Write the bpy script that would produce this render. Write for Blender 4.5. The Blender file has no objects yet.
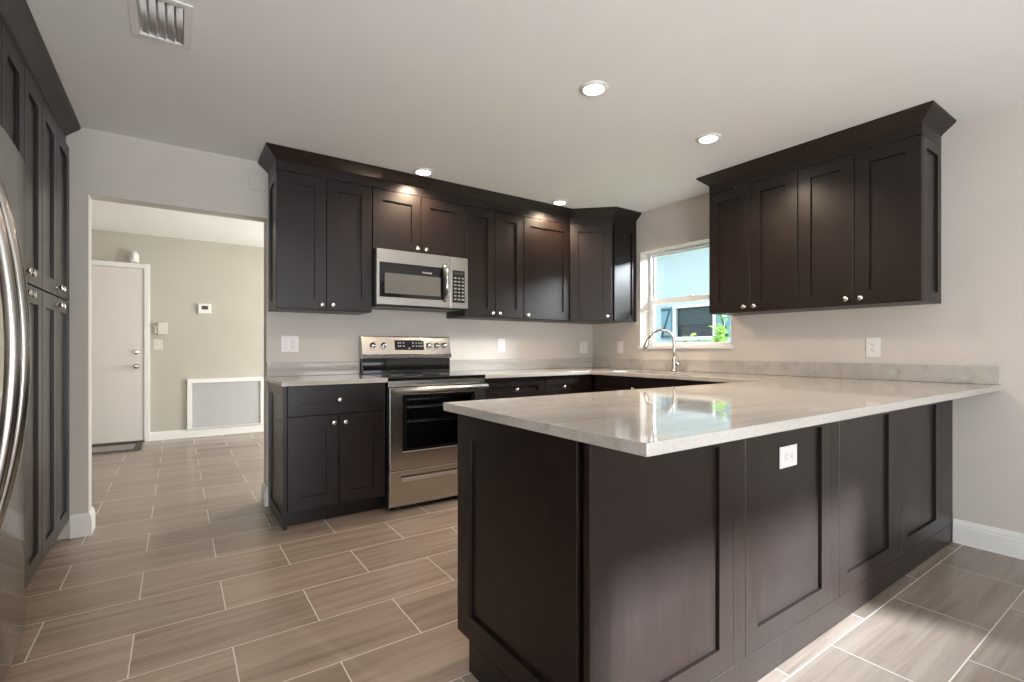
import bpy, bmesh, math, random
from mathutils import Matrix, Vector
random.seed(7)
PI = math.pi
C = bpy.context.scene.collection
S = bpy.context.scene

# ------------------------------------------------------------------ camera, world, sun, exposure
cam_d = bpy.data.cameras.new('camera'); cam = bpy.data.objects.new('camera', cam_d); C.objects.link(cam)
cam.location = (-0.5346, -3.8306, 1.1093)
cam.rotation_euler = (PI/2, 0, -0.6025)
cam_d.sensor_width = 36; cam_d.lens = 487.07/1024*36
cam_d.shift_y = (349.2-341)/1024
cam_d.clip_start = 0.02
S.camera = cam
S.view_settings.view_transform = 'Standard'; S.view_settings.look = 'None'
S.view_settings.gamma = 1; S.view_settings.use_curve_mapping = False
S.view_settings.exposure = 1.36
w = bpy.data.worlds.new('world'); S.world = w; w.use_nodes = True
bg = w.node_tree.nodes['Background']; bg.inputs[0].default_value = (0.80, 0.90, 1.0, 1); bg.inputs[1].default_value = 1.25

def light(name, kind, loc, rot, energy, color, size=None, parent=None, **kw):
    d = bpy.data.lights.new(name, kind); d.energy = energy; d.color = color
    if kind == 'AREA':
        d.shape = 'RECTANGLE'; d.size, d.size_y = size
    for k, v in kw.items(): setattr(d, k, v)
    o = bpy.data.objects.new(name, d); C.objects.link(o); o.location = loc; o.rotation_euler = rot
    if parent: o.parent = parent
    return o
# low sun coming in through the dining window behind the camera
sd = Vector((-0.33, 1.0, -0.30)).normalized()
sun = light('sun', 'SUN', (3, -9, 3), sd.to_track_quat('-Z', 'Y').to_euler(), 14, (0.80, 0.91, 1.0), angle=0.05)
# area lamps at the openings of the dining end and of the entry room
light('fill_patio_door', 'AREA', (-0.25, -6.45, 1.05), (PI/2+0.85, 0, 0), 62, (0.96, 0.98, 1.0), (2.3, 2.0))  # added fill light, tilted up to brighten the ceiling
light('daylight_dining_window', 'AREA', (2.27, -6.45, 1.35), (PI/2, 0, 0), 4, (0.96, 0.98, 1.0), (1.6, 0.9))
light('fill_entry_window', 'AREA', (2.55, 1.9, 1.4), (PI/2, 0, PI/2), 44, (1.0, 0.98, 0.93), (1.8, 1.4))  # added fill light for the entry room
light('daylight_sink_window', 'AREA', (5.0, -1.1, 3.7), (0, math.radians(40), 0), 150, (0.93, 0.97, 1.0), (2.0, 2.4))
light('daylight_side_yard', 'AREA', (5.4, -2.7, 2.95), Vector((-2.5, 1.75, -1.35)).to_track_quat('-Z', 'Y').to_euler(), 200, (0.95, 0.97, 1.0), (1.0, 1.0))

# ------------------------------------------------------------------ materials
M = {}
def mat(name, col=(0.5,0.5,0.5), rough=0.5, metal=0.0, spec=0.5, coat=0.0, emit=None, estr=0):
    m = bpy.data.materials.new(name); m.use_nodes = True
    b = m.node_tree.nodes['Principled BSDF']
    b.inputs['Base Color'].default_value = (*col, 1); b.inputs['Roughness'].default_value = rough
    b.inputs['Metallic'].default_value = metal; b.inputs['Specular IOR Level'].default_value = spec
    b.inputs['Coat Weight'].default_value = coat; b.inputs['Coat Roughness'].default_value = 0.15
    if emit: b.inputs['Emission Color'].default_value = (*emit, 1); b.inputs['Emission Strength'].default_value = estr
    M[name] = m; return m
def nodes(m): return m.node_tree.nodes, m.node_tree.links, m.node_tree.nodes['Principled BSDF']
def noise(N, L, scale=(1,1,1), s=5, detail=4, rough=0.5, coord='Object', dist=0):
    tc = N.new('ShaderNodeTexCoord'); mp = N.new('ShaderNodeMapping'); mp.inputs['Scale'].default_value = scale
    t = N.new('ShaderNodeTexNoise'); t.inputs['Scale'].default_value = s; t.inputs['Detail'].default_value = detail
    t.inputs['Roughness'].default_value = rough; t.inputs['Distortion'].default_value = dist
    L.new(tc.outputs[coord], mp.inputs[0]); L.new(mp.outputs[0], t.inputs[0]); return t
def ramp(N, L, src, stops):
    r = N.new('ShaderNodeValToRGB'); e = r.color_ramp.elements
    while len(e) < len(stops): e.new(0.5)
    for k, (p, c) in enumerate(stops): e[k].position = p; e[k].color = (*c, 1)
    L.new(src, r.inputs[0]); return r
def bump(N, L, b, src, strength, dist=0.01):
    bp = N.new('ShaderNodeBump'); bp.inputs['Strength'].default_value = strength; bp.inputs['Distance'].default_value = dist
    L.new(src, bp.inputs['Height']); L.new(bp.outputs[0], b.inputs['Normal'])

def paint(name, c, var=0.03, rough=0.75):
    m = mat(name, c, rough); N, L, b = nodes(m)
    t = noise(N, L, s=2.5, detail=3)
    r = ramp(N, L, t.outputs[0], [(0.3, tuple(x*(1-var) for x in c)), (0.7, tuple(x*(1+var) for x in c))])
    L.new(r.outputs[0], b.inputs['Base Color'])
    t2 = noise(N, L, s=220, detail=2); bump(N, L, b, t2.outputs[0], 0.06, 0.002)
    return m
paint('wall_paint', (0.61, 0.565, 0.52))
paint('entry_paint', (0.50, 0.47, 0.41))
paint('ceiling_paint', (0.87, 0.87, 0.86), 0.01, 0.9)
paint('white_trim', (0.80, 0.79, 0.77), 0.01, 0.4)
paint('door_white', (0.70, 0.66, 0.63), 0.01, 0.45)

def wood(name, c):
    m = mat(name, c, 0.36, 0, 0.42); N, L, b = nodes(m)
    t = noise(N, L, (14, 14, 0.9), s=6, detail=6, rough=0.6, dist=0.3)
    r = ramp(N, L, t.outputs[0], [(0.3, tuple(x*0.72 for x in c)), (0.55, c), (0.8, tuple(x*1.35 for x in c))])
    L.new(r.outputs[0], b.inputs['Base Color'])
    t2 = noise(N, L, s=1.7, detail=3)
    r2 = ramp(N, L, t2.outputs[0], [(0.3, (0.30,)*3), (0.7, (0.42,)*3)])
    L.new(r2.outputs[0], b.inputs['Roughness'])
    t3 = noise(N, L, (60, 60, 3), s=8, detail=3); bump(N, L, b, t3.outputs[0], 0.05, 0.001)
    return m
wood('espresso', (0.0115, 0.0064, 0.0050))
mat('cabinet_inside', (0.012, 0.009, 0.008), 0.6)

def floor_mat():
    m = mat('floor_tile', rough=0.3); N, L, b = nodes(m)
    geo = N.new('ShaderNodeNewGeometry'); mp = N.new('ShaderNodeMapping')
    mp.inputs['Location'].default_value = (-0.2535+0.617*40, 1.117+0.3145*40, 0)
    L.new(geo.outputs['Position'], mp.inputs[0])
    br = N.new('ShaderNodeTexBrick'); br.offset = 0.5; br.offset_frequency = 2; br.squash = 1
    for k, v in {'Scale': 1, 'Mortar Size': 0.0022, 'Mortar Smooth': 0.1, 'Bias': 0, 'Brick Width': 0.617, 'Row Height': 0.3145}.items():
        br.inputs[k].default_value = v
    br.inputs['Color1'].default_value = (0, 0, 0, 1); br.inputs['Color2'].default_value = (1, 1, 1, 1); br.inputs['Mortar'].default_value = (0.5, 0.5, 0.5, 1)
    L.new(mp.outputs[0], br.inputs[0])
    # streaks along the plank, shifted per tile
    comb = N.new('ShaderNodeVectorMath'); comb.operation = 'MULTIPLY'; comb.inputs[1].default_value = (1.1, 17, 1)
    L.new(geo.outputs['Position'], comb.inputs[0])
    sh = N.new('ShaderNodeVectorMath'); sh.operation = 'MULTIPLY'; sh.inputs[1].default_value = (37, 53, 11)
    L.new(br.outputs['Color'], sh.inputs[0])
    ad = N.new('ShaderNodeVectorMath'); ad.operation = 'ADD'; L.new(comb.outputs[0], ad.inputs[0]); L.new(sh.outputs[0], ad.inputs[1])
    t = N.new('ShaderNodeTexNoise'); t.inputs['Scale'].default_value = 1.0; t.inputs['Detail'].default_value = 5; t.inputs['Roughness'].default_value = 0.55; t.inputs['Distortion'].default_value = 0.8
    L.new(ad.outputs[0], t.inputs[0])
    r = ramp(N, L, t.outputs[0], [(0.28, (0.195, 0.148, 0.114)), (0.45, (0.265, 0.208, 0.166)), (0.60, (0.31, 0.25, 0.203)), (0.78, (0.37, 0.308, 0.256))])
    hv = N.new('ShaderNodeHueSaturation'); L.new(r.outputs[0], hv.inputs['Color'])
    mr = N.new('ShaderNodeMapRange'); mr.inputs['To Min'].default_value = 0.90; mr.inputs['To Max'].default_value = 1.08
    L.new(br.outputs['Color'], mr.inputs[0]); L.new(mr.outputs[0], hv.inputs['Value'])
    mx = N.new('ShaderNodeMix'); mx.data_type = 'RGBA'; mx.inputs['B'].default_value = (0.56, 0.51, 0.46, 1)
    L.new(hv.outputs[0], mx.inputs['A']); L.new(br.outputs['Fac'], mx.inputs['Factor']); L.new(mx.outputs['Result'], b.inputs['Base Color'])
    rr = N.new('ShaderNodeMapRange'); rr.inputs['To Min'].default_value = 0.27; rr.inputs['To Max'].default_value = 0.7
    L.new(br.outputs['Fac'], rr.inputs[0]); L.new(rr.outputs[0], b.inputs['Roughness'])
    iv = N.new('ShaderNodeMath'); iv.operation = 'MULTIPLY_ADD'; iv.inputs[1].default_value = -1; iv.inputs[2].default_value = 1
    L.new(br.outputs['Fac'], iv.inputs[0])
    ba = N.new('ShaderNodeMath'); ba.operation = 'MULTIPLY_ADD'; ba.inputs[1].default_value = 0.10; L.new(t.outputs[0], ba.inputs[0]); L.new(iv.outputs[0], ba.inputs[2])
    bump(N, L, b, ba.outputs[0], 0.25, 0.0015)
floor_mat()

def quartz():
    m = mat('quartz', rough=0.05, spec=0.5); N, L, b = nodes(m)
    t = noise(N, L, (0.7, 8, 8), s=1.7, detail=6, rough=0.5, dist=0.7)
    t2 = noise(N, L, s=160, detail=2)
    r = ramp(N, L, t.outputs[0], [(0.30, (0.41, 0.38, 0.345)), (0.5, (0.49, 0.465, 0.43)), (0.62, (0.51, 0.485, 0.455)), (0.8, (0.56, 0.535, 0.51))])
    r2 = ramp(N, L, t2.outputs[0], [(0.35, (0.90,)*3), (0.6, (1.0,)*3)])
    mx = N.new('ShaderNodeMix'); mx.data_type = 'RGBA'; mx.blend_type = 'MULTIPLY'; mx.inputs['Factor'].default_value = 1
    L.new(r.outputs[0], mx.inputs['A']); L.new(r2.outputs[0], mx.inputs['B']); L.new(mx.outputs['Result'], b.inputs['Base Color'])
quartz()

def steel(name, c, rough, stretch, amt=0.08):
    m = mat(name, c, rough, 1.0); N, L, b = nodes(m)
    t = noise(N, L, stretch, s=10, detail=3)
    r = ramp(N, L, t.outputs[0], [(0.3, (rough-amt,)*3), (0.7, (rough+amt,)*3)]); L.new(r.outputs[0], b.inputs['Roughness'])
    bump(N, L, b, t.outputs[0], 0.008, 0.0005)
    return m
steel('stainless', (0.56, 0.545, 0.52), 0.22, (1, 1, 40), 0.03)
steel('fridge_steel', (0.50, 0.47, 0.44), 0.13, (1, 1, 30), 0.03)
mat('chrome', (0.75, 0.74, 0.72), 0.10, 1.0)
mat('handle_satin', (0.72, 0.70, 0.67), 0.34, 1.0)
mat('fridge_handle', (0.36, 0.34, 0.32), 0.24, 1.0)
mat('nickel', (0.62, 0.59, 0.55), 0.22, 1.0)
mat('knob_nickel', (0.85, 0.82, 0.77), 0.25, 1.0)
mat('black_glass', (0.008, 0.008, 0.009), 0.04, 0, 0.6)
mat('black_plastic', (0.015, 0.015, 0.016), 0.35)
mat('dark_body', (0.05, 0.05, 0.05), 0.5)
mat('white_plastic', (0.80, 0.78, 0.76), 0.35)
mat('cream_plastic', (0.66, 0.63, 0.56), 0.45)
mat('slot_dark', (0.05, 0.045, 0.04), 0.6)
mat('grille_grey', (0.72, 0.72, 0.72), 0.6)
mat('vinyl', (0.82, 0.83, 0.83), 0.35)
mat('mark_light', (0.75, 0.75, 0.75), 0.4)
mat('key_grey', (0.30, 0.29, 0.28), 0.5)
mat('micro_window', (0.16, 0.155, 0.14), 0.12, 0, 0.6)
mat('neighbour_wall', (0.36, 0.42, 0.44), 0.8)
mat('neighbour_trim', (0.56, 0.61, 0.63), 0.7)
mat('shutter_blue', (0.13, 0.24, 0.30), 0.6)
mat('shutter_brace', (0.03, 0.06, 0.085), 0.6)
mat('blind_dark', (0.045, 0.065, 0.075), 0.6)
mat('night_dark', (0.010, 0.013, 0.016), 0.3)
mat('mat_brown', (0.075, 0.06, 0.05), 0.9)
mat('mat_grey', (0.28, 0.26, 0.24), 0.9)
mat('duct_dark', (0.02, 0.02, 0.02), 0.8)
paint('lawn', (0.10, 0.20, 0.05), 0.3, 0.9)
mat('leaf', (0.19, 0.33, 0.05), 0.45)
mat('stem', (0.12, 0.16, 0.05), 0.7)
mat('lamp_lens', (0.9, 0.9, 0.88), 0.5, emit=(1.0, 0.93, 0.82), estr=6)
mat('oven_dark', (0.012, 0.012, 0.014), 0.25)
mat('rack_wire', (0.55, 0.55, 0.55), 0.3, 1.0)

def glass(name, tint, fac):
    m = bpy.data.materials.new(name); m.use_nodes = True; N = m.node_tree.nodes; L = m.node_tree.links
    N.remove(N['Principled BSDF']); out = N['Material Output']
    tr = N.new('ShaderNodeBsdfTransparent'); tr.inputs[0].default_value = (*tint, 1)
    gl = N.new('ShaderNodeBsdfGlossy'); gl.inputs['Roughness'].default_value = 0.02
    fr = N.new('ShaderNodeFresnel'); fr.inputs[0].default_value = fac
    mx = N.new('ShaderNodeMixShader'); L.new(fr.outputs[0], mx.inputs[0]); L.new(tr.outputs[0], mx.inputs[1]); L.new(gl.outputs[0], mx.inputs[2])
    L.new(mx.outputs[0], out.inputs[0]); M[name] = m
glass('window_glass', (0.94, 0.97, 0.98), 1.3)
glass('oven_glass', (0.75, 0.75, 0.77), 1.5)

# ------------------------------------------------------------------ geometry helpers
def BM(): return bmesh.new()
def quad(bm, vs): return bm.faces.new([bm.verts.new(v) for v in vs])
def box(bm, x0, x1, y0, y1, z0, z1):
    if x0 > x1: x0, x1 = x1, x0
    if y0 > y1: y0, y1 = y1, y0
    v = [bm.verts.new(p) for p in ((x0,y0,z0),(x1,y0,z0),(x1,y1,z0),(x0,y1,z0),(x0,y0,z1),(x1,y0,z1),(x1,y1,z1),(x0,y1,z1))]
    for f in ((0,3,2,1),(4,5,6,7),(0,1,5,4),(1,2,6,5),(2,3,7,6),(3,0,4,7)): bm.faces.new([v[i] for i in f])
def cells(bm, us, vs, keep, w0, w1, axes):
    """rectilinear plate with holes: cells of a (u,v) grid, extruded from w0 to w1; axes e.g. 'xyz' -> u,v,w"""
    ax = {a: i for i, a in enumerate(axes)}
    cache = {}
    def V(i, j, k):
        key = (i, j, k)
        if key not in cache:
            uvw = (us[i], vs[j], (w0, w1)[k]); cache[key] = bm.verts.new((uvw[ax['x']], uvw[ax['y']], uvw[ax['z']]))
        return cache[key]
    nu, nv = len(us)-1, len(vs)-1
    K = lambda i, j: 0 <= i < nu and 0 <= j < nv and keep((us[i]+us[i+1])/2, (vs[j]+vs[j+1])/2)
    for i in range(nu):
        for j in range(nv):
            if not K(i, j): continue
            bm.faces.new([V(i,j,1), V(i+1,j,1), V(i+1,j+1,1), V(i,j+1,1)]); bm.faces.new([V(i,j,0), V(i,j+1,0), V(i+1,j+1,0), V(i+1,j,0)])
            for (di, dj, a, b) in ((-1,0,(i,j),(i,j+1)), (1,0,(i+1,j+1),(i+1,j)), (0,-1,(i+1,j),(i,j)), (0,1,(i,j+1),(i+1,j+1))):
                if not K(i+di, j+dj): bm.faces.new([V(*a,0), V(*a,1), V(*b,1), V(*b,0)])
    bmesh.ops.recalc_face_normals(bm, faces=bm.faces)
def shaker(bm, x0, x1, z0, z1, yb, t=0.02, stile=0.075, rail=None, rec=0.012, mtx=None):
    """framed door with a recessed flat panel; back at y=yb, front at yb-t"""
    rail = rail or stile; n0 = len(bm.verts)
    yf = yb-t; yr = yf+rec; s2 = 0.004
    def ring(ix, iz, y): return [bm.verts.new(p) for p in ((x0+ix,y,z0+iz),(x1-ix,y,z0+iz),(x1-ix,y,z1-iz),(x0+ix,y,z1-iz))]
    R = [ring(0,0,yb), ring(0,0,yf+0.0015), ring(0.0015,0.0015,yf), ring(stile,rail,yf), ring(stile+0.0008,rail+0.0008,yr)]
    bm.faces.new(R[0])
    for a, b in zip(R, R[1:]):
        for k in range(4): bm.faces.new([a[k], a[(k+1)%4], b[(k+1)%4], b[k]])
    bm.faces.new(R[-1])
    bmesh.ops.recalc_face_normals(bm, faces=bm.faces)
    if mtx is not None: bmesh.ops.transform(bm, matrix=mtx, verts=list(bm.verts)[n0:])
def lathe(bm, prof, seg=20, mtx=None, caps=True):
    """profile [(r,h)] turned about z"""
    n0 = len(bm.verts); rings = []
    for r, h in prof:
        if r < 1e-6: rings.append([bm.verts.new((0,0,h))])
        else: rings.append([bm.verts.new((r*math.cos(2*PI*k/seg), r*math.sin(2*PI*k/seg), h)) for k in range(seg)])
    for a, b in zip(rings, rings[1:]):
        for k in range(seg):
            k2 = (k+1) % seg
            if len(a) == 1 and len(b) > 1: f = bm.faces.new([a[0], b[k], b[k2]])
            elif len(b) == 1 and len(a) > 1: f = bm.faces.new([a[k], a[k2], b[0]])
            elif len(a) > 1: f = bm.faces.new([a[k], a[k2], b[k2], b[k]])
            f.smooth = True
    for rg, flip in ((rings[0], True), (rings[-1], False)):
        if caps and len(rg) > 1: bm.faces.new(rg[::-1] if flip else rg)
    if mtx is not None: bmesh.ops.transform(bm, matrix=mtx, verts=list(bm.verts)[n0:])
def tube(bm, pts, r, seg=12, flat=1.0, up=Vector((0,0,1))):
    """swept round bar; r number or list; flat scales the second axis"""
    pts = [Vector(p) for p in pts]; rings = []
    rs = r if isinstance(r, (list, tuple)) else [r]*len(pts)
    prev = None
    for i, p in enumerate(pts):
        d = (pts[min(i+1, len(pts)-1)]-pts[max(i-1, 0)]).normalized()
        if prev is None:
            a = d.cross(up)
            if a.length < 1e-3: a = d.cross(Vector((1,0,0)))
        else: a = prev - d*prev.dot(d)
        a.normalize(); prev = a; b = d.cross(a)
        rings.append([bm.verts.new(p+(a*math.cos(2*PI*k/seg)*flat+b*math.sin(2*PI*k/seg))*rs[i]) for k in range(seg)])
    for a, b in zip(rings, rings[1:]):
        for k in range(seg):
            f = bm.faces.new([a[k], a[(k+1)%seg], b[(k+1)%seg], b[k]]); f.smooth = True
    bm.faces.new(rings[0][::-1]); bm.faces.new(rings[-1])
    bmesh.ops.recalc_face_normals(bm, faces=bm.faces)
def prism(bm, prof, path, side=1):
    """sweep a profile [(out,z)] along an open xy path, mitred; 'out' goes to the right-hand side (side=1) of travel"""
    P = [Vector((p[0], p[1])) for p in path]; rings = []
    for i, p in enumerate(P):
        ns = []
        if i > 0: d = (P[i]-P[i-1]).normalized(); ns.append(Vector((d.y, -d.x))*side)
        if i < len(P)-1: d = (P[i+1]-P[i]).normalized(); ns.append(Vector((d.y, -d.x))*side)
        n = ns[0] if len(ns) == 1 else (ns[0]+ns[1])/(1+ns[0].dot(ns[1]))
        rings.append([bm.verts.new((p.x+n.x*o, p.y+n.y*o, z)) for o, z in prof])
    m = len(prof)
    for a, b in zip(rings, rings[1:]):
        for k in range(m): bm.faces.new([a[k], a[(k+1)%m], b[(k+1)%m], b[k]])
    bm.faces.new(rings[0][::-1]); bm.faces.new(rings[-1])
    bmesh.ops.recalc_face_normals(bm, faces=bm.faces)
def obj(name, bm, m, parent=None, bev=0, seg=2):
    me = bpy.data.meshes.new(name); bm.to_mesh(me); bm.free()
    o = bpy.data.objects.new(name, me); C.objects.link(o)
    if m: me.materials.append(M[m])
    if parent: o.parent = parent
    if bev:
        md = o.modifiers.new('bevel', 'BEVEL'); md.width = bev; md.segments = seg; md.limit_method = 'ANGLE'; md.angle_limit = math.radians(40)
    return o
def mk(fn, name, m, parent=None, bev=0, seg=2):
    bm = BM(); fn(bm); return obj(name, bm, m, parent, bev, seg)
def boxo(name, b, m, parent=None, bev=0.0015): return mk(lambda bm: box(bm, *b), name, m, parent, bev)
def thing(name, label, cat, loc=(0,0,0), rotz=0, group=None):
    o = bpy.data.objects.new(name, None); C.objects.link(o); o.empty_display_size = 0.1
    o.location = loc; o.rotation_euler = (0,0,rotz); o['label'] = label; o['category'] = cat
    if group: o['group'] = group
    return o
def tag(o, label, cat, group=None):
    o['label'] = label; o['category'] = cat
    if group: o['group'] = group
    return o
def struct(o): o['kind'] = 'structure'; return o

XR, H = 3.153, 2.426
YF = -6.35          # wall behind the camera
XL = -1.675         # wall behind the pantry
WT = 0.13
ZU = 1.377; ZT = 2.291

# ------------------------------------------------------------------ the shell
struct(boxo('floor', (XL-0.7, XR+0.15, YF-0.15, 3.65, -0.06, 0), 'floor_tile', bev=0))
# ceiling of the kitchen with the register's hole
VX0, VX1, VY0, VY1 = -0.665, -0.508, -1.575, -1.290
bm = BM(); cells(bm, [XL-0.13, VX0, VX1, XR+0.15], [YF-0.15, VY0, VY1, 0.0], lambda u, v: not (VX0 < u < VX1 and VY0 < v < VY1), H, H+0.08, 'xyz')
struct(obj('ceiling', bm, 'ceiling_paint'))
struct(boxo('ceiling_entry', (-2.4, 2.75, WT, 3.65, 2.485, 2.56), 'ceiling_paint', bev=0))
# wall with the range and the cased-less opening to the entry room
bm = BM(); cells(bm, [-2.4, -0.970, -0.012, XR+0.15], [0, 2.036, 2.6], lambda u, v: not (-0.970 < u < -0.012 and v < 2.036), 0.0, WT, 'xzy')
struct(obj('wall_back', bm, 'wall_paint'))
# window wall
WY0, WY1, WZ0, WZ1 = -1.590, -0.655, 1.135, 2.042
bm = BM(); cells(bm, [YF-0.15, WY0, WY1, 0.0], [0, WZ0, WZ1, 2.5], lambda u, v: not (WY0 < u < WY1 and WZ0 < v < WZ1), XR, XR+0.22, 'yzx')
struct(obj('wall_right', bm, 'wall_paint'))
struct(boxo('wall_left', (XL-0.13, XL, YF-0.15, 0.0, 0, 2.5), 'wall_paint', bev=0))
PX0, PX1, PZ1 = -1.4, 0.9, 2.12
SX0, SX1, SZ0, SZ1 = 1.45, 3.10, 0.90, 1.58
bm = BM(); cells(bm, [XL, PX0, PX1, SX0, SX1, XR], [0, SZ0, SZ1, PZ1, H], lambda u, v: not ((PX0 < u < PX1 and v < PZ1) or (SX0 < u < SX1 and SZ0 < v < SZ1)), YF-0.13, YF, 'xzy')
struct(obj('wall_front', bm, 'wall_paint'))
# entry room beyond
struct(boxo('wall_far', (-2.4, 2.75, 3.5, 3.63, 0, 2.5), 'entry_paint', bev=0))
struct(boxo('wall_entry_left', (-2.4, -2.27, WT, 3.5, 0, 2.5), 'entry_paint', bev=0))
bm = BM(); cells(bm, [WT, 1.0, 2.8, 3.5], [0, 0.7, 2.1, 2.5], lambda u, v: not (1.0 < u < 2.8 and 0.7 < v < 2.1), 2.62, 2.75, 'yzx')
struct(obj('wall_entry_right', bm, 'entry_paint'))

# frames of the openings behind the camera
def opening_frame(name, us, vs, ax, w0, w1, mull):
    bm = BM(); a, b = us; c, d = vs; f = 0.05
    cuts = [a, a+f] + sum([[m-0.02, m+0.02] for m in mull], []) + [b-f, b]
    cells(bm, cuts, [c, c+f, d-f, d], lambda u, v: u < a+f or u > b-f or v < c+f or v > d-f or any(abs(u-m) < 0.02 for m in mull), w0, w1, ax)
    return obj(name, bm, 'vinyl')
o = opening_frame('door_2', (PX0, PX1), (0.0, PZ1), 'xzy', YF-0.10, YF-0.04, [(PX0+PX1)/2]); struct(o)  # unseen patio door, added to let in fill light
o = opening_frame('window_2', (SX0, SX1), (SZ0, SZ1), 'xzy', YF-0.10, YF-0.05, []); struct(o)
o = opening_frame('window_3', (1.0, 2.8), (0.7, 2.1), 'yzx', 2.66, 2.71, [1.9]); struct(o)  # unseen entry side window, added along with its fill lamp

# unseen wall added to keep sun from entering by the patio door
struct(boxo('sun_block_wall', (1.12, 1.30, -15.0, YF-0.14, -0.3, 4.6), 'entry_paint', bev=0))
# baseboards
BB = [(0, 0), (0.015, 0), (0.015, 0.095), (0.012, 0.103), (0.012, 0.112), (0.007, 0.126), (0.004, 0.135), (0, 0.135)]
def baseboard(name, path, side=1, prof=BB): struct(mk(lambda bm: prism(bm, prof, path, side), name, 'white_trim'))
baseboard('baseboard_back', [(-1.052, -0.001), (-0.969, -0.001), (-0.969, WT+0.001), (-1.3, WT+0.001)], 1)
baseboard('baseboard_opening', [(-0.002, -0.001), (-0.013, -0.001), (-0.013, WT+0.001), (0.5, WT+0.001)], -1)
baseboard('baseboard_right', [(XR-0.001, -2.960), (XR-0.001, YF)], 1)
BF = [(0, 0), (0.014, 0), (0.014, 0.088), (0.006, 0.105), (0, 0.105)]
baseboard('baseboard_far', [(-0.802, 3.499), (2.6, 3.499)], 1, BF)
# white trim line round the sink window opening sill
struct(boxo('window_sill', (XR-0.022, XR+0.20, WY0-0.02, WY1+0.012, WZ0-0.022, WZ0+0.004), 'white_trim', bev=0.003))

# ------------------------------------------------------------------ knobs, doors, cabinets
KNOB = [(0.0085, 0), (0.0085, 0.002), (0.0055, 0.004), (0.005, 0.013), (0.009, 0.017), (0.0148, 0.021), (0.0155, 0.025), (0.012, 0.0285), (0.004, 0.030), (0, 0.030)]
def knob(parent, x, y, z, rotm=None):
    m = Matrix.Translation((x, y, z)) @ (rotm or Matrix.Rotation(PI/2, 4, 'X'))
    return mk(lambda bm: lathe(bm, KNOB, 18, m), 'knob', 'knob_nickel', parent)
def door(parent, x0, x1, z0, z1, yb, kn=None, name='door', stile=0.075, rail=None):
    g = 0.0015
    d = mk(lambda bm: shaker(bm, x0+g, x1-g, z0+g, z1-g, yb, stile=stile, rail=rail), name, 'espresso', parent)
    if kn: knob(d, kn[0], yb-0.02, kn[1])
    return d
def side_panel(parent, side, x, y0, y1, z0, z1, t=0.019, stile=0.06, name='end_panel'):
    """decorative framed end panel on the left (-1) or right (+1) end; y0 back, y1 front (more negative)"""
    w_ = abs(y1-y0)
    if side < 0: m = Matrix.Translation((x, y0, 0)) @ Matrix.Rotation(-PI/2, 4, 'Z')   # local x -> -y, local -y -> -x
    else: m = Matrix.Translation((x, y1, 0)) @ Matrix.Rotation(PI/2, 4, 'Z')
    return mk(lambda bm: shaker(bm, 0, w_, z0, z1, 0, t=t, stile=stile, mtx=m), name, 'espresso', parent)

def wall_cab(label, loc, rot, w_, z0, z1, splits, knobs, left=False, right=False, group='espresso wall cabinets', depth=0.33):
    t = thing('wall_cabinet', label, 'cabinet', (loc[0], loc[1], z0), rot, group)
    a = 0.02 if left else 0.001; b = 0.02 if right else 0.001; h = z1-z0; f = -(depth-0.021)
    boxo('body', (a, w_-b, -0.001, f, 0.0, h), 'espresso', t)
    if left: side_panel(t, -1, 0.019, -0.001, f, 0.0, h)
    if right: side_panel(t, 1, w_-0.019, -0.001, f, 0.0, h)
    xs = [0]+splits+[w_]
    for k in range(len(xs)-1):
        kx = knobs[k]
        door(t, xs[k], xs[k+1], 0.004, h-0.002, f-0.001, (kx, 0.037) if kx is not None else None)
    return t

R0, R90, RM90, R180 = 0, PI/2, -PI/2, PI
wall_cab('dark espresso wall cabinet left of the microwave, next to the opening', (0.0, 0), R0, 0.637, ZU, ZT, [0.318], [0.284, 0.356], left=True)
wall_cab('short dark wall cabinet directly above the microwave', (0.640, 0), R0, 0.760, 1.842, ZT, [0.380], [0.345, 0.415])
wall_cab('dark wall cabinet with two narrow doors just right of the microwave', (1.403, 0), R0, 0.597, ZU, ZT, [0.299], [0.262, 0.336])
wall_cab('dark single-door wall cabinet between the narrow pair and the corner cabinet', (2.003, 0), R0, 0.538, ZU, ZT, [], [0.036])
# diagonal corner cabinet
t = thing('corner_wall_cabinet', 'diagonal-faced dark corner wall cabinet left of the sink window', 'cabinet', (XR, 0, ZU), 0)
def diag(bm):
    P = [(-0.001,-0.001), (-0.608,-0.001), (-0.608,-0.308), (-0.3085,-0.590), (-0.001,-0.590)]
    lo = [bm.verts.new((*p, 0)) for p in P]; hi = [bm.verts.new((*p, ZT-ZU)) for p in P]
    bm.faces.new(lo); bm.faces.new(hi[::-1])
    for k in range(5): bm.faces.new([lo[k], lo[(k+1)%5], hi[(k+1)%5], hi[k]])
    bmesh.ops.recalc_face_normals(bm, faces=bm.faces)
mk(diag, 'body', 'espresso', t)
dl = math.hypot(0.28, 0.28)
e = bpy.data.objects.new('door', None)
ang = -PI/4
dm = Matrix.Translation((-0.609, -0.316, 0)) @ Matrix.Rotation(math.atan2(-0.28, 0.2945), 4, 'Z')
dl = math.hypot(0.28, 0.2945)
d = mk(lambda bm: shaker(bm, 0.010, dl-0.012, 0.004, ZT-ZU-0.002, -0.004, mtx=dm), 'door', 'espresso', t)
knob(d, 0, 0, 0, dm @ Matrix.Translation((dl-0.05, -0.024, 0.04)) @ Matrix.Rotation(PI/2, 4, 'X'))
pm = Matrix.Translation((-0.3085, -0.591, 0))
mk(lambda bm: shaker(bm, 0.004, 0.3065, 0.0, ZT-ZU, 0, t=0.019, stile=0.06, mtx=pm), 'end_panel', 'espresso', t)

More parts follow.
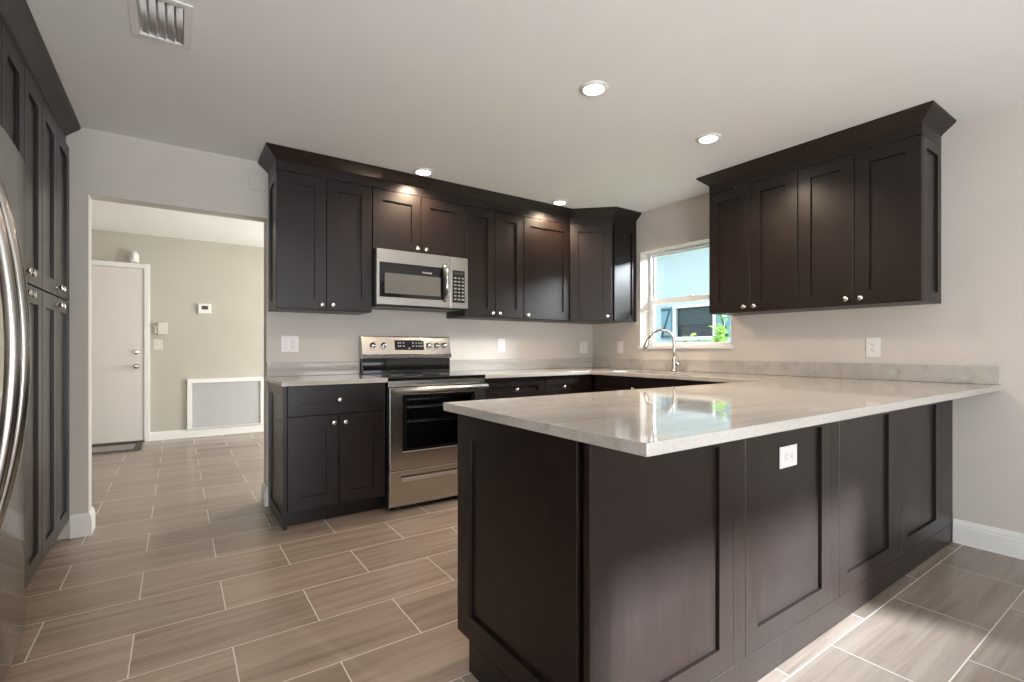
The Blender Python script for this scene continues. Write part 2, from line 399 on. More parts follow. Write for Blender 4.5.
wall_cab('dark wall cabinet right of the sink window, the pair nearer the window', (XR, -1.612), RM90, 0.646, ZU, ZT, [0.323], [0.285, 0.361], left=True)
wall_cab('dark wall cabinet at the right end, above the quartz peninsula', (XR, -2.260), RM90, 0.646, ZU, ZT, [0.323], [0.285, 0.361], right=True)

# crown mouldings with the flat riser below
CROWN = [(0.0, ZT+0.001), (0.0, H-0.001), (0.069, H-0.001), (0.069, H-0.010), (0.062, H-0.018), (0.010, ZT+0.072), (0.002, ZT+0.062), (0.002, ZT+0.001)]
def crown(path, label, side=1):
    o = mk(lambda bm: prism(bm, CROWN, path, side), 'crown_molding', 'espresso'); tag(o, label, 'crown molding', 'dark crown mouldings on the cabinets'); return o
o1 = crown([(0.001, -0.002), (0.001, -0.326), (2.546, -0.326), (2.832, -0.606), (XR-0.002, -0.606)], 'long dark crown molding above the cabinets on the range wall')
crown([(XR-0.002, -1.614), (2.827, -1.614), (2.827, -2.904), (XR-0.002, -2.904)], 'dark crown molding above the cabinets right of the sink window')

# ------------------------------------------------------------------ base cabinets
def base_cab(label, loc, rot, w_, fronts, left=0, right=0, depth=0.61, group='espresso base cabinets', name='base_cabinet', toe=0.105, top=0.884, hollow=False):
    t = thing(name, label, 'cabinet', loc, rot, group)
    a, b = (0.02 if left else 0.001), (0.02 if right else 0.001); f = -(depth-0.021)
    def body(bm):
        if hollow:
            box(bm, a, a+0.018, -0.001, f, toe+0.018, top); box(bm, w_-b-0.018, w_-b, -0.001, f, toe+0.018, top); box(bm, a, w_-b, -0.001, f, toe, toe+0.018)
            box(bm, a+0.018, w_-b-0.018, -0.001, -0.012, toe+0.018, top); box(bm, a+0.018, w_-b-0.018, f+0.018, f, top-0.05, top)
        else: box(bm, a, w_-b, -0.001, f, toe, top)
        box(bm, a, w_-b, -0.002, f+0.075, 0.001, toe)
    mk(body, 'body', 'espresso', t)
    if left: side_panel(t, -1, 0.019, -0.001, f, 0.001, top, stile=0.07)
    if right: side_panel(t, 1, w_-0.019, -0.001, f, 0.001, top, stile=0.07)
    for kind, x0, x1, z0, z1, kn in fronts:
        door(t, x0, x1, z0, z1, f-0.001, kn, name=kind, rail=0.072 if kind == 'drawer' else None)
    return t
def std(w_, a=0.0, two=True):
    m = (a+w_)/2; F = [('drawer', a, w_, 0.694, 0.882, (m, 0.785))]
    if two: F += [('door', a, m, 0.112, 0.692, (m-0.036, 0.640)), ('door', m, w_, 0.112, 0.692, (m+0.036, 0.640))]
    else: F += [('door', a, w_, 0.112, 0.692, (a+0.036, 0.640))]
    return F
base_cab('dark base cabinet left of the range, drawer over two doors', (0.0, 0, 0), R0, 0.634, std(0.634, 0.019), left=1)
base_cab('dark base cabinet just right of the range, wide drawer on top', (1.412, 0, 0), R0, 0.612, std(0.612))
base_cab('dark narrow base cabinet in the corner, right of the wide-drawer cabinet', (2.026, 0, 0), R0, 0.385, std(0.385, 0, False))
boxo_ = boxo
t = thing('corner_base_cabinet', 'dark base cabinet corner under the worktop where the two runs meet', 'cabinet', (XR, 0, 0), 0, 'espresso base cabinets')
def cb(bm):
    box(bm, -0.740, -0.001, -0.001, -0.609, 0.105, 0.884); box(bm, -0.740, -0.001, -0.002, -0.53, 0.001, 0.105)
mk(cb, 'body', 'espresso', t)
# sink run (faces -x)
base_cab('dark sink base cabinet under the faucet, two doors with a false drawer front', (XR, -0.66, 0), RM90, 0.914, std(0.914), hollow=True)
base_cab('dark base cabinet between the sink cabinet and the peninsula', (XR, -1.578, 0), RM90, 0.655, std(0.655))
# peninsula units, fronts to the kitchen (faces +y); their backs are covered by the panelled back
YP = -2.935
D = 0.656
t = base_cab('dark end cabinet of the peninsula, tall framed end panel facing the pantry', (0.93, YP, 0), R180, 0.615, std(0.615), depth=D)
m_ = Matrix.Translation((0.6155, -0.02, 0)) @ Matrix.Rotation(PI/2, 4, 'Z')
# end panel: runs from the back corner towards the kitchen, with the toe notch below
def endp(bm):
    mm = Matrix.Translation((0.616, -(D-0.0), 0)) @ Matrix.Rotation(PI/2, 4, 'Z')
    shaker(bm, 0.0, D-0.022, 0.106, 0.884, 0, t=0.019, stile=0.082, mtx=mm)
    box(bm, 0.616, 0.635, 0.0-0.022, -(D-0.085), 0.001, 0.1055)
mk(endp, 'end_panel', 'espresso', t)
base_cab('dark peninsula cabinet second from the free end, below the peninsula outlet', (1.548, YP, 0), R180, 0.615, std(0.615), depth=D)
base_cab('dark peninsula cabinet nearest the sink run', (2.166, YP, 0), R180, 0.615, std(0.615), depth=D)
base_cab('dark corner filler cabinet where the peninsula meets the sink run', (XR-0.002, YP, 0), R180, 0.982, [], depth=D)
# panelled back of the peninsula
t = thing('peninsula_back', 'long dark panelled back of the peninsula, four framed panels', 'cabinet panelling', (0.295, YP-0.001, 0))
boxo('base_strip', (0.0, XR-0.299, 0.0, -0.0205, 0.001, 0.1055), 'espresso', t)
for a, b in ((0.002, 0.622), (0.692, 1.3015), (1.3825, 1.975), (2.066, 2.640)):
    mk(lambda bm: shaker(bm, a, b, 0.107, 0.884, 0, t=0.021, stile=0.075), 'framed_panel', 'espresso', t)
for a, b in ((0.6235, 0.6905), (1.303, 1.381), (1.9765, 2.0645), (2.6415, XR-0.299)):
    boxo('filler_strip', (a, b, 0.0, -0.0205, 0.107, 0.884), 'espresso', t, 0.0012)

# ------------------------------------------------------------------ worktops and backsplashes
TZ0, TZ1 = 0.885, 0.915
o = boxo('worktop', (-0.020, 0.6385, -0.001, -0.648, TZ0, TZ1), 'quartz', bev=0.003); tag(o, 'small pale quartz worktop on the cabinet left of the range', 'worktop')
SKX0, SKX1, SKY0, SKY1 = 2.62, 3.00, -1.52, -0.80
PY0, PY1 = -3.159, -2.222
bm = BM()
def keep(u, v):
    if SKX0 < u < SKX1 and SKY0 < v < SKY1: return False
    return (u > 1.409 and v > -0.648) or u > 2.505 or (PY0 < v < PY1 and u > 0.266)
cells(bm, [0.266, 1.409, 2.505, SKX0, SKX1, XR-0.001], [PY0, PY1, SKY0, SKY1, -0.648, -0.001], keep, TZ0, TZ1, 'xyz')
o = obj('worktop', bm, 'quartz', bev=0.003); tag(o, 'large glossy quartz worktop covering the peninsula and the sink run', 'worktop')
def splash(b, label): tag(boxo('backsplash', b, 'quartz', bev=0.002), label, 'backsplash', 'low quartz upstands')
splash((-0.012, 0.6385, -0.001, -0.021, TZ1+0.0005, 1.016), 'low pale quartz upstand on the wall left of the range')
splash((1.412, XR-0.0225, -0.001, -0.021, TZ1+0.0005, 1.016), 'low pale quartz upstand right of the range, running into the corner')
splash((XR-0.021, XR-0.001, -0.001, -2.232, TZ1+0.0005, 1.016), 'low quartz upstand under the sink window behind the faucet')
splash((XR-0.021, XR-0.001, -2.233, PY0+0.002, TZ1+0.0005, 1.016), 'low quartz upstand at the wall end of the peninsula')
# sink
t = thing('sink', 'undermount steel sink set in the worktop in front of the faucet', 'sink', (SKX0, SKY0, 0.70))
def bowl(bm):
    w_, l_, h = SKX1-SKX0, SKY1-SKY0, 0.184; tt = 0.003
    box(bm, -0.012, w_+0.012, -0.012, l_+0.012, 0, tt)
    box(bm, -0.012, -0.002, -0.012, l_+0.012, tt, h); box(bm, w_+0.002, w_+0.012, -0.012, l_+0.012, tt, h)
    box(bm, -0.002, w_+0.002, -0.012, -0.002, tt, h); box(bm, -0.002, w_+0.002, l_+0.002, l_+0.012, tt, h)
mk(bowl, 'basin', 'stainless', t)
mk(lambda bm: lathe(bm, [(0.045, 0.0035), (0.045, 0.006), (0.02, 0.007), (0, 0.007)], 20, Matrix.Translation((0.2, 0.36, 0))), 'drain', 'chrome', t)

# faucet
FX, FY = 3.062, -1.112
t = thing('faucet', 'brushed nickel gooseneck faucet with pull-down spray head below the window', 'faucet', (FX, FY, TZ1+0.0005))
mk(lambda bm: lathe(bm, [(0.028, 0), (0.028, 0.006), (0.023, 0.012), (0.0215, 0.05), (0.0205, 0.115), (0.016, 0.125), (0.012, 0.13), (0, 0.13)], 24), 'base', 'nickel', t)
dirv = Vector((-0.60, 0.80, 0)).normalized()    # spout swings to the left over the sink
rad = 0.108; pts = [Vector((0,0,0.12)), Vector((0,0,0.18)), Vector((0,0,0.255))]
for k in range(1, 17):
    a = PI*k/16*0.90; pts.append(Vector((0,0,0.255))+dirv*(rad*(1-math.cos(a)))+Vector((0,0,rad*math.sin(a))))
end = pts[-1]; dd = (pts[-1]-pts[-2]).normalized()
mk(lambda bm: tube(bm, pts, 0.0125, 14), 'gooseneck', 'nickel', t)
mk(lambda bm: tube(bm, [end-dd*0.002, end+dd*0.03, end+dd*0.075, end+dd*0.095], [0.0145, 0.0165, 0.021, 0.0205], 16), 'spray_head', 'nickel', t)
mk(lambda bm: tube(bm, [end+dd*0.0955, end+dd*0.101], [0.0165, 0.016], 16), 'nozzle', 'black_plastic', t)
def lever(bm):
    tube(bm, [(0.0, -0.018, 0.062), (0.0, -0.058, 0.062)], 0.0145, 14)
    tube(bm, [(0.0, -0.050, 0.066), (-0.010, -0.064, 0.100), (-0.018, -0.040, 0.150)], [0.009, 0.008, 0.006], 10)
mk(lever, 'lever_handle', 'nickel', t)

# ------------------------------------------------------------------ range
RX = 0.6425; RW = 0.7605
t = thing('range', 'stainless steel freestanding electric range with black glass cooktop', 'stove', (RX, 0, 0))
FRY = -0.620
def rbody(bm):
    box(bm, 0.0, 0.022, -0.03, FRY, 0.03, 0.893); box(bm, RW-0.022, RW, -0.03, FRY, 0.03, 0.893)
    box(bm, 0.022, RW-0.022, -0.03, -0.50, 0.03, 0.893)
    box(bm, 0.022, RW-0.022, -0.50, FRY, 0.845, 0.893); box(bm, 0.022, RW-0.022, -0.50, FRY, 0.03, 0.28)
mk(rbody, 'body', 'black_plastic', t)
for x in (0.05, RW-0.05):
    for y in (-0.58, -0.1): mk(lambda bm: lathe(bm, [(0.018,0.0005),(0.018,0.012),(0.009,0.014),(0.009,0.03)], 12, Matrix.Translation((x,y,0))), 'foot', 'black_plastic', t)
mk(lambda bm: box(bm, -0.003, RW+0.003, -0.085, -0.655, 0.894, 0.916), 'cooktop', 'black_glass', t, 0.006, 3)
for (x, y, r) in ((0.2, -0.48, 0.11), (0.56, -0.48, 0.09), (0.2, -0.22, 0.075), (0.56, -0.22, 0.11)):
    def ringf(bm):
        lathe(bm, [(r, 0.9161), (r, 0.9166), (r-0.003, 0.9166), (r-0.003, 0.9161)], 36, Matrix.Translation((x, y, 0)), caps=False)
    mk(ringf, 'burner_ring', 'key_grey', t)
boxo('front_trim', (0.0, RW, FRY-0.001, -0.648, 0.852, 0.893), 'stainless', t, 0.003)
# oven door with a real window
DX0, DX1, DZ0, DZ1 = 0.094, 0.664, 0.408, 0.795
def odoor(bm): cells(bm, [0.002, DX0, DX1, RW-0.002], [0.283, DZ0, DZ1, 0.846], lambda u, v: not (DX0 < u < DX1 and DZ0 < v < DZ1), -0.664, FRY-0.002, 'xzy')
od = mk(odoor, 'oven_door', 'stainless', t, 0.004)
def gfr(bm): cells(bm, [DX0+0.001, DX0+0.030, DX1-0.030, DX1-0.001], [DZ0+0.001, DZ0+0.020, DZ1-0.020, DZ1-0.001], lambda u, v: not (DX0+0.03 < u < DX1-0.03 and DZ0+0.02 < v < DZ1-0.02), -0.661, -0.640, 'xzy')
mk(gfr, 'window_surround', 'black_glass', od)
boxo('window_glass', (DX0+0.031, DX1-0.031, -0.655, -0.651, DZ0+0.021, DZ1-0.021), 'oven_glass', od, 0)
def oh(bm):
    tube(bm, [(0.012, -0.706, 0.832), (RW-0.012, -0.706, 0.832)], 0.018, 16)
    for x in (0.035, RW-0.035): tube(bm, [(x, -0.662, 0.826), (x, -0.702, 0.832)], 0.013, 10)
mk(oh, 'handle', 'handle_satin', od)
def racks(bm):
    for z in (0.60, 0.70, 0.755):
        for y in (-0.625, -0.585, -0.545): tube(bm, [(0.025, y, z), (RW-0.025, y, z)], 0.0028, 6)
        for k in range(15):
            x = 0.06+k*0.046; tube(bm, [(x, -0.628, z+0.004), (x, -0.505, z+0.004)], 0.0015, 5)
mk(racks, 'oven_rack', 'rack_wire', t)
# storage drawer with a finger pull
def drw(bm): cells(bm, [0.002, 0.085, RW-0.085, RW-0.002], [0.036, 0.205, 0.243, 0.278], lambda u, v: not (0.085 < u < RW-0.085 and 0.205 < v < 0.243), -0.660, FRY-0.002, 'xzy')
sdw = mk(drw, 'storage_drawer', 'stainless', t, 0.003)
def pull(bm):
    box(bm, 0.086, RW-0.086, -0.630, -0.634, 0.206, 0.242); box(bm, 0.086, RW-0.086, -0.634, -0.664, 0.206, 0.228)
mk(pull, 'pull', 'chrome', sdw, 0.004)
# backguard: dark lower band, tilted stainless control panel
boxo('backguard_riser', (0.004, RW-0.004, -0.005, -0.078, 0.917, 1.035), 'black_glass', t, 0.003)
def guard(bm):
    prof = [(-0.004, 1.036), (-0.095, 1.036), (-0.097, 1.060), (-0.088, 1.068), (-0.058, 1.208), (-0.050, 1.214), (-0.004, 1.214)]
    A = [bm.verts.new((-0.002, y, z)) for y, z in prof]; B = [bm.verts.new((RW+0.002, y, z)) for y, z in prof]
    bm.faces.new(A); bm.faces.new(B[::-1])
    for k in range(len(prof)): bm.faces.new([A[k], A[(k+1)%len(prof)], B[(k+1)%len(prof)], B[k]])
    bmesh.ops.recalc_face_normals(bm, faces=bm.faces)
gd = mk(guard, 'backguard', 'stainless', t, 0.002)
tilt = math.atan2(0.030, 0.140)
def onguard(x, z): # frame on the tilted face: local x right, local y up the face, local z outward
    y = -0.088+(z-1.068)*0.030/0.140
    return Matrix.Translation((x, y, z)) @ Matrix.Rotation(PI/2-tilt, 4, 'X')
GM = onguard(0.39, 1.142)
mk(lambda bm: (box(bm, -0.125, 0.125, -0.040, 0.040, 0.0005, 0.003), bmesh.ops.transform(bm, matrix=GM, verts=bm.verts)), 'display', 'black_glass', gd)
for cx, cy in [(a, b) for a in (-0.095, -0.078, -0.05, 0.03, 0.06, 0.085, 0.105) for b in (0.018, -0.008)]+[(-0.005, -0.026)]:
    mk(lambda bm: (box(bm, cx-0.006, cx+0.006, cy-0.003, cy+0.003, 0.0032, 0.0036), bmesh.ops.transform(bm, matrix=GM, verts=bm.verts)), 'display_mark', 'mark_light', gd)
for x in (0.086, 0.172, 0.560, 0.632, 0.700):
    km = onguard(x, 1.138)
    k_ = mk(lambda bm: lathe(bm, [(0.024, 0.0005), (0.024, 0.004), (0.018, 0.007), (0.0165, 0.024), (0.0145, 0.027), (0, 0.027)], 20, km), 'control_knob', 'chrome', gd)
    mk(lambda bm: (box(bm, -0.004, 0.004, -0.019, 0.019, 0.024, 0.034), bmesh.ops.transform(bm, matrix=km, verts=bm.verts)), 'grip', 'black_plastic', k_, 0.0015)

# ------------------------------------------------------------------ microwave
t = thing('microwave', 'stainless over-the-range microwave with a black glass door', 'microwave', (RX+0.0015, 0, 1.432))
MW, MH = 0.746, 0.405
boxo('body', (0.0, MW, -0.001, -0.365, 0.0, MH), 'dark_body', t, 0.002)
boxo('vent_grille', (0.02, MW-0.02, -0.05, -0.36, -0.008, -0.0005), 'black_plastic', t, 0.002)
SPX = 0.590; q = 0.056
def md(bm): cells(bm, [0.0, 0.022, SPX-q+0.02, SPX-0.001], [0.001, 0.058, 0.306, MH-0.001], lambda u, v: not (0.022 < u < SPX-q+0.02 and 0.058 < v < 0.306), -0.408, -0.366, 'xzy')
dr = mk(md, 'door', 'stainless', t, 0.003)
boxo('door_glass', (0.0225, SPX-q+0.0195, -0.366, -0.4065, 0.0585, 0.3055), 'black_glass', dr, 0.001)
boxo('window', (0.060, SPX-0.085, -0.4066, -0.4075, 0.085, 0.232), 'micro_window', dr, 0)
def mh(bm):
    P = []
    for k in range(13):
        u = k/12; P.append((SPX-0.052, -0.4085-0.045*math.sin(PI*u), 0.05+0.285*u))
    tube(bm, P, 0.0145, 12, flat=1.0)
mk(mh, 'handle', 'chrome', dr)
def hb(bm):
    P = [(SPX-0.066, -0.4085-0.036*math.sin(PI*k/12), 0.06+0.265*k/12) for k in range(13)]
    tube(bm, P, [0.003+0.013*math.sin(PI*k/12) for k in range(13)], 10)
mk(hb, 'handle_grip', 'black_plastic', dr)
pn = boxo('control_panel', (SPX+0.001, MW, -0.366, -0.408, 0.001, MH-0.001), 'stainless', t, 0.003)
boxo('keypad', (SPX+0.018, MW-0.030, -0.4082, -0.4095, 0.045, 0.300), 'black_glass', pn, 0.001)
for r in range(7):
    for c_ in range(3):
        x = SPX+0.030+c_*0.034; z = 0.065+r*0.028
        boxo('key', (x, x+0.022, -0.4097, -0.4103, z, z+0.012), 'key_grey', pn, 0)
boxo('clock_display', (SPX+0.030, SPX+0.115, -0.4097, -0.4101, 0.268, 0.288), 'slot_dark', pn, 0)
def text(s, size, mtx, m, parent, name='brand_mark'):
    cu = bpy.data.curves.new(name, 'FONT'); cu.body = s; cu.size = size; cu.align_x = 'CENTER'; cu.extrude = 0.0004
    c0 = bpy.data.objects.new('lettering', cu); me = bpy.data.meshes.new_from_object(c0); bpy.data.objects.remove(c0); me.materials.clear(); me.materials.append(M[m])
    o = bpy.data.objects.new(name, me); C.objects.link(o); o.parent = parent; o.matrix_local = mtx; return o
text('FRIGIDAIRE', 0.016, Matrix.Translation((0.392, -0.4072, 0.252)) @ Matrix.Rotation(PI/2, 4, 'X'), 'mark_light', dr)

# ------------------------------------------------------------------ pantry cabinets and refrigerator (left wall, facing +x)
PXF = -1.055; PD = PXF-XL
def tall(label, y0, y1, split):
    w_ = y1-y0; t = thing('pantry_cabinet', label, 'cabinet', (XL, y0, 0), R90, 'tall pantry cabinets'); f = -(PD-0.021); s = split-y0
    def body(bm):
        box(bm, 0.001, w_-0.001, -0.001, f, 0.105, ZT); box(bm, 0.001, w_-0.001, -0.002, f+0.07, 0.001, 0.105)
    mk(body, 'body', 'espresso', t)
    for z0, z1, kz in ((0.108, 1.386, 1.340), (1.390, ZT-0.002, 1.430)):
        door(t, 0, s, z0, z1, f-0.001, (s-0.036, kz)); door(t, s, w_, z0, z1, f-0.001, (s+0.036, kz))
tall('tall dark pantry cabinet touching the wall by the opening', -0.700, -0.002, -0.360)
tall('tall dark pantry cabinet between the refrigerator and the other pantry', -1.342, -0.702, -1.025)
t = thing('over_refrigerator_cabinet', 'dark cabinet above the refrigerator', 'cabinet', (XL, -2.262, 1.81), R90)
f = -(PD-0.021); w_ = 0.918
boxo('body', (0.001, w_-0.001, -0.001, f, 0, ZT-1.81), 'espresso', t)
door(t, 0, w_/2, 0.003, ZT-1.812, f-0.001, (w_/2-0.036, 0.04)); door(t, w_/2, w_, 0.003, ZT-1.812, f-0.001, (w_/2+0.036, 0.04))
o = boxo('end_panel', (XL+0.001, PXF, -2.264, -2.283, 0.001, ZT), 'espresso'); o.name = 'refrigerator_surround'; tag(o, 'tall dark side panel on the near side of the refrigerator', 'cabinet panel')
crown([(PXF-0.018, -2.285), (PXF-0.018, -0.002)], 'dark crown molding above the pantry cabinets and refrigerator')

t = thing('refrigerator', 'stainless side-by-side refrigerator with tall bowed handles', 'refrigerator', (0, 0, 0))
FY0, FY1 = -2.252, -1.352
boxo('body', (XL+0.03, -1.075, FY0+0.004, FY1-0.004, 0.03, 1.745), 'dark_body', t, 0.004)
boxo('kick_grille', (-1.074, -1.045, FY0+0.01, FY1-0.01, 0.02, 0.09), 'black_plastic', t, 0.003)
for x in (-1.55, -1.15):
    for y in (FY0+0.06, FY1-0.06): mk(lambda bm: lathe(bm, [(0.02,0.0005),(0.02,0.03)], 12, Matrix.Translation((x,y,0))), 'foot', 'black_plastic', t)
SPL = -1.850
def fdoor(y0, y1):
    def fn(bm):
        yc, hw = (FY0+FY1)/2, (FY1-FY0)/2; P = [(-1.070, y0), (-1.070, y1)]
        n = 14; F = []
        for k in range(n+1):
            y = y1+(y0-y1)*k/n; e_ = min(y-y0, y1-y); x = -0.992+0.020*(1-((y-yc)/hw)**2)
            r = 0.012
            if e_ < r: x -= r-math.sqrt(max(0, r*r-(r-e_)**2))
            F.append((x, y))
        # denser corners
        G = []
        for s_, yy in ((1, y1), (-1, y0)):
            for e_ in (0.0, 0.0015, 0.004, 0.008):
                y = yy - s_*e_; x = -0.992+0.020*(1-((y-yc)/hw)**2); r = 0.012; x -= r-math.sqrt(max(0, r*r-(r-e_)**2)); G.append((x, y))
        F = sorted(set([p for p in F if min(p[1]-y0, y1-p[1]) > 0.01]+G), key=lambda p: -p[1])
        prof = P+F; z0, z1 = 0.095, 1.785
        lo = [bm.verts.new((*p, z0)) for p in prof]; hi = [bm.verts.new((*p, z1)) for p in prof]
        bm.faces.new(lo); bm.faces.new(hi[::-1]); m = len(prof)
        for k in range(m):
            f_ = bm.faces.new([lo[k], lo[(k+1)%m], hi[(k+1)%m], hi[k]]); f_.smooth = 2 <= k < m-1
        bmesh.ops.recalc_face_normals(bm, faces=bm.faces)
    return fn
for y0, y1, hy in ((SPL+0.003, FY1, -1.795), (FY0, SPL-0.003, -1.905)):
    d = mk(fdoor(y0, y1), 'door', 'fridge_steel', t)
    def fh(bm):
        P = []
        for k in range(25):
            u = -1+2*k/24; P.append((-0.985+0.070*(1-u*u), hy, 1.10+0.54*u))
        tube(bm, P, 0.0175, 14, flat=1.0)
    mk(fh, 'handle', 'fridge_handle', d)
boxo('hinge_cover', (-1.062, -1.012, FY1-0.062, FY1-0.012, 1.7855, 1.800), 'black_plastic', t, 0.004)

# ------------------------------------------------------------------ outlets, switches
def plate(label, loc, rot, w_, h, kind, cat, m='white_plastic', name='wall_outlet', group='outlets and switches'):
    """local: plate in the xz plane centred on the origin, facing -y"""
    t = thing(name, label, cat, loc, rot, group)
    boxo('cover_plate', (-w_/2, w_/2, -0.0005, -0.0060, -h/2, h/2), m, t, 0.002)
    n = len(kind)
    for k, c_ in enumerate(kind):
        cx = (k-(n-1)/2)*0.046
        if c_ == 'o':
            r_ = boxo('receptacle', (cx-0.0165, cx+0.0165, -0.0062, -0.0085, -0.033, 0.033), m, t, 0.002)
            def slots(bm):
                for zz in (0.016, -0.018):
                    box(bm, cx-0.0075, cx-0.0050, -0.0086, -0.0090, zz-0.004, zz+0.005); box(bm, cx+0.0050, cx+0.0075, -0.0086, -0.0090, zz-0.003, zz+0.005)
                    box(bm, cx-0.002, cx+0.002, -0.0086, -0.0090, zz-0.012, zz-0.008)
            mk(slots, 'slot', 'slot_dark', r_)
        elif c_ == 's':
            mk(lambda bm: box(bm, cx-0.0165, cx+0.0165, -0.0062, -0.0095, -0.033, 0.033), 'rocker', m, t, 0.002)
        elif c_ == 't':
            mk(lambda bm: box(bm, cx-0.005, cx+0.005, -0.0062, -0.0150, -0.010, 0.012), 'toggle', m, t, 0.002)
    return t
plate('white double wall plate with outlet and switch, above the small worktop left of the range', (0.140, 0, 1.147), R0, 0.118, 0.118, 'so', 'outlet')
plate('white outlet on the range wall, midway between the range and the corner', (1.980, 0, 1.145), R0, 0.080, 0.125, 'o', 'outlet')
plate('white double plate close to the corner on the range wall', (3.020, 0, 1.127), R0, 0.110, 0.120, 'ss', 'switch', name='light_switch')
plate('white single switch between the corner and the sink window', (XR, -0.400, 1.127), RM90, 0.075, 0.120, 's', 'switch', name='light_switch')
plate('white outlet on the right wall below the hanging cabinets', (XR, -2.568, 1.122), RM90, 0.080, 0.122, 'o', 'outlet')
po = plate('white sideways outlet plate on the dark back of the peninsula', (1.280, YP-0.0105, 0.724), R0, 0.077, 0.120, 'o', 'outlet')
po.rotation_euler = (0, PI/2, 0)
o = boxo('blank_plate', (-0.118, -0.018, -0.0005, -0.008, 2.222, 2.328), 'wall_paint', bev=0.002); tag(o, 'blank painted cover plate high on the wall left of the cabinets', 'cover plate')

# ------------------------------------------------------------------ ceiling lights and register
for (x, y, lab) in ((1.197, -2.042, 'nearest recessed ceiling light, above the peninsula side'), (2.196, -2.023, 'recessed ceiling light in front of the right-hand wall cabinets'),
                    (0.970, -0.485, 'recessed ceiling light in front of the cabinet above the microwave'), (2.285, -0.485, 'recessed ceiling light near the diagonal corner cabinet')):
    t = thing('recessed_light', lab, 'ceiling light', (x, y, H-0.012), 0, 'recessed ceiling lights')
    mk(lambda bm: lathe(bm, [(0.052, 0.002), (0.056, 0.0), (0.066, 0.003), (0.074, 0.0115), (0.052, 0.0115), (0.052, 0.002)], 36, caps=False), 'trim_ring', 'white_trim', t)
    mk(lambda bm: lathe(bm, [(0.0, 0.003), (0.0515, 0.003), (0.0515, 0.011), (0, 0.011)], 36), 'lens', 'lamp_lens', t)
    light('lamp', 'SPOT', (0, 0, -0.004), (0, 0, 0), 31, (1.0, 0.77, 0.56), parent=t, spot_size=math.radians(150), spot_blend=0.6, shadow_soft_size=0.045)
t = thing('ceiling_register', 'white louvred air register on the ceiling near the pantry', 'air vent', (0, 0, H))
def flange(bm): cells(bm, [-0.689, VX0+0.004, VX1-0.004, -0.484], [-1.600, VY0+0.004, VY1-0.004, -1.265], lambda u, v: not (VX0 < u < VX1 and VY0 < v < VY1), -0.007, -0.0005, 'xyz')
mk(flange, 'flange', 'white_trim', t, 0.002)
n = 5
for k in range(n):
    def blade(bm):
        x = VX0+0.012+k*(VX1-VX0-0.024)/(n-0.4); P = []
        for j in range(6):
            a = j/5*1.0; P.append((x+0.026*math.sin(a), 0.030-0.022*(1-math.cos(a))-0.0))
        P = [(px, 0.012-(pz-0.030)*-1.0) for px, pz in P]
        A = [bm.verts.new((px, VY0+0.006, pz-0.008)) for px, pz in P]; B = [bm.verts.new((px, VY1-0.006, pz-0.008)) for px, pz in P]
        for j in range(5): bm.faces.new([A[j], A[j+1], B[j+1], B[j]]).smooth = True
    b_ = mk(blade, 'louvre_blade', 'white_trim', t); md_ = b_.modifiers.new('solid', 'SOLIDIFY'); md_.thickness = 0.0015
def fins(bm):
    y = VY0+0.012
    while y < VY1-0.01: box(bm, VX0+0.003, VX1-0.003, y, y+0.003, 0.016, 0.030); y += 0.014
mk(fins, 'cross_fin', 'white_trim', t)
def duct(bm):
    a, b, c, d = VX0+0.0015, VX1-0.0015, VY0+0.0015, VY1-0.0015
    box(bm, a-0.01, b+0.01, c-0.01, d+0.01, 0.0805, 0.24); bm.faces.ensure_lookup_table(); bm.faces.remove(bm.faces[0])
    bmesh.ops.recalc_face_normals(bm, faces=bm.faces)
mk(duct, 'duct', 'duct_dark', t)

# ------------------------------------------------------------------ sink window
wd = bpy.data.objects.new('window_1', None); C.objects.link(wd); wd['kind'] = 'structure'
WX = XR+0.130
def wf(bm): cells(bm, [WY0+0.001, WY0+0.022, WY1-0.022, WY1-0.001], [WZ0+0.005, WZ0+0.015, WZ1-0.022, WZ1-0.001], lambda u, v: not (WY0+0.022 < u < WY1-0.022 and WZ0+0.015 < v < WZ1-0.022), WX, WX+0.065, 'yzx')
mk(wf, 'window_frame', 'vinyl', wd, 0.002)
a, b = WY0+0.023, WY1-0.023
def sash(x0, x1, z0, z1, s, tr, br):
    bm = BM(); cells(bm, [a, a+s, b-s, b], [z0, z0+br, z1-tr, z1], lambda u, v: not (a+s < u < b-s and z0+br < v < z1-tr), x0, x1, 'yzx')
    o = obj('sash', bm, 'vinyl', wd, 0.0015)
    boxo('pane', ((x0+x1)/2-0.002, (x0+x1)/2+0.002, a+s-0.003, b-s+0.003, z0+br-0.003, z1-tr+0.003), 'window_glass', o, 0)
    return o
sash(WX+0.036, WX+0.060, 1.545, WZ1-0.023, 0.012, 0.012, 0.03)
lo_ = sash(WX+0.008, WX+0.032, WZ0+0.016, 1.590, 0.018, 0.045, 0.020)
boxo('sash_lock', (WX-0.004, WX+0.014, -1.145, -1.085, 1.5905, 1.602), 'vinyl', lo_, 0.003)

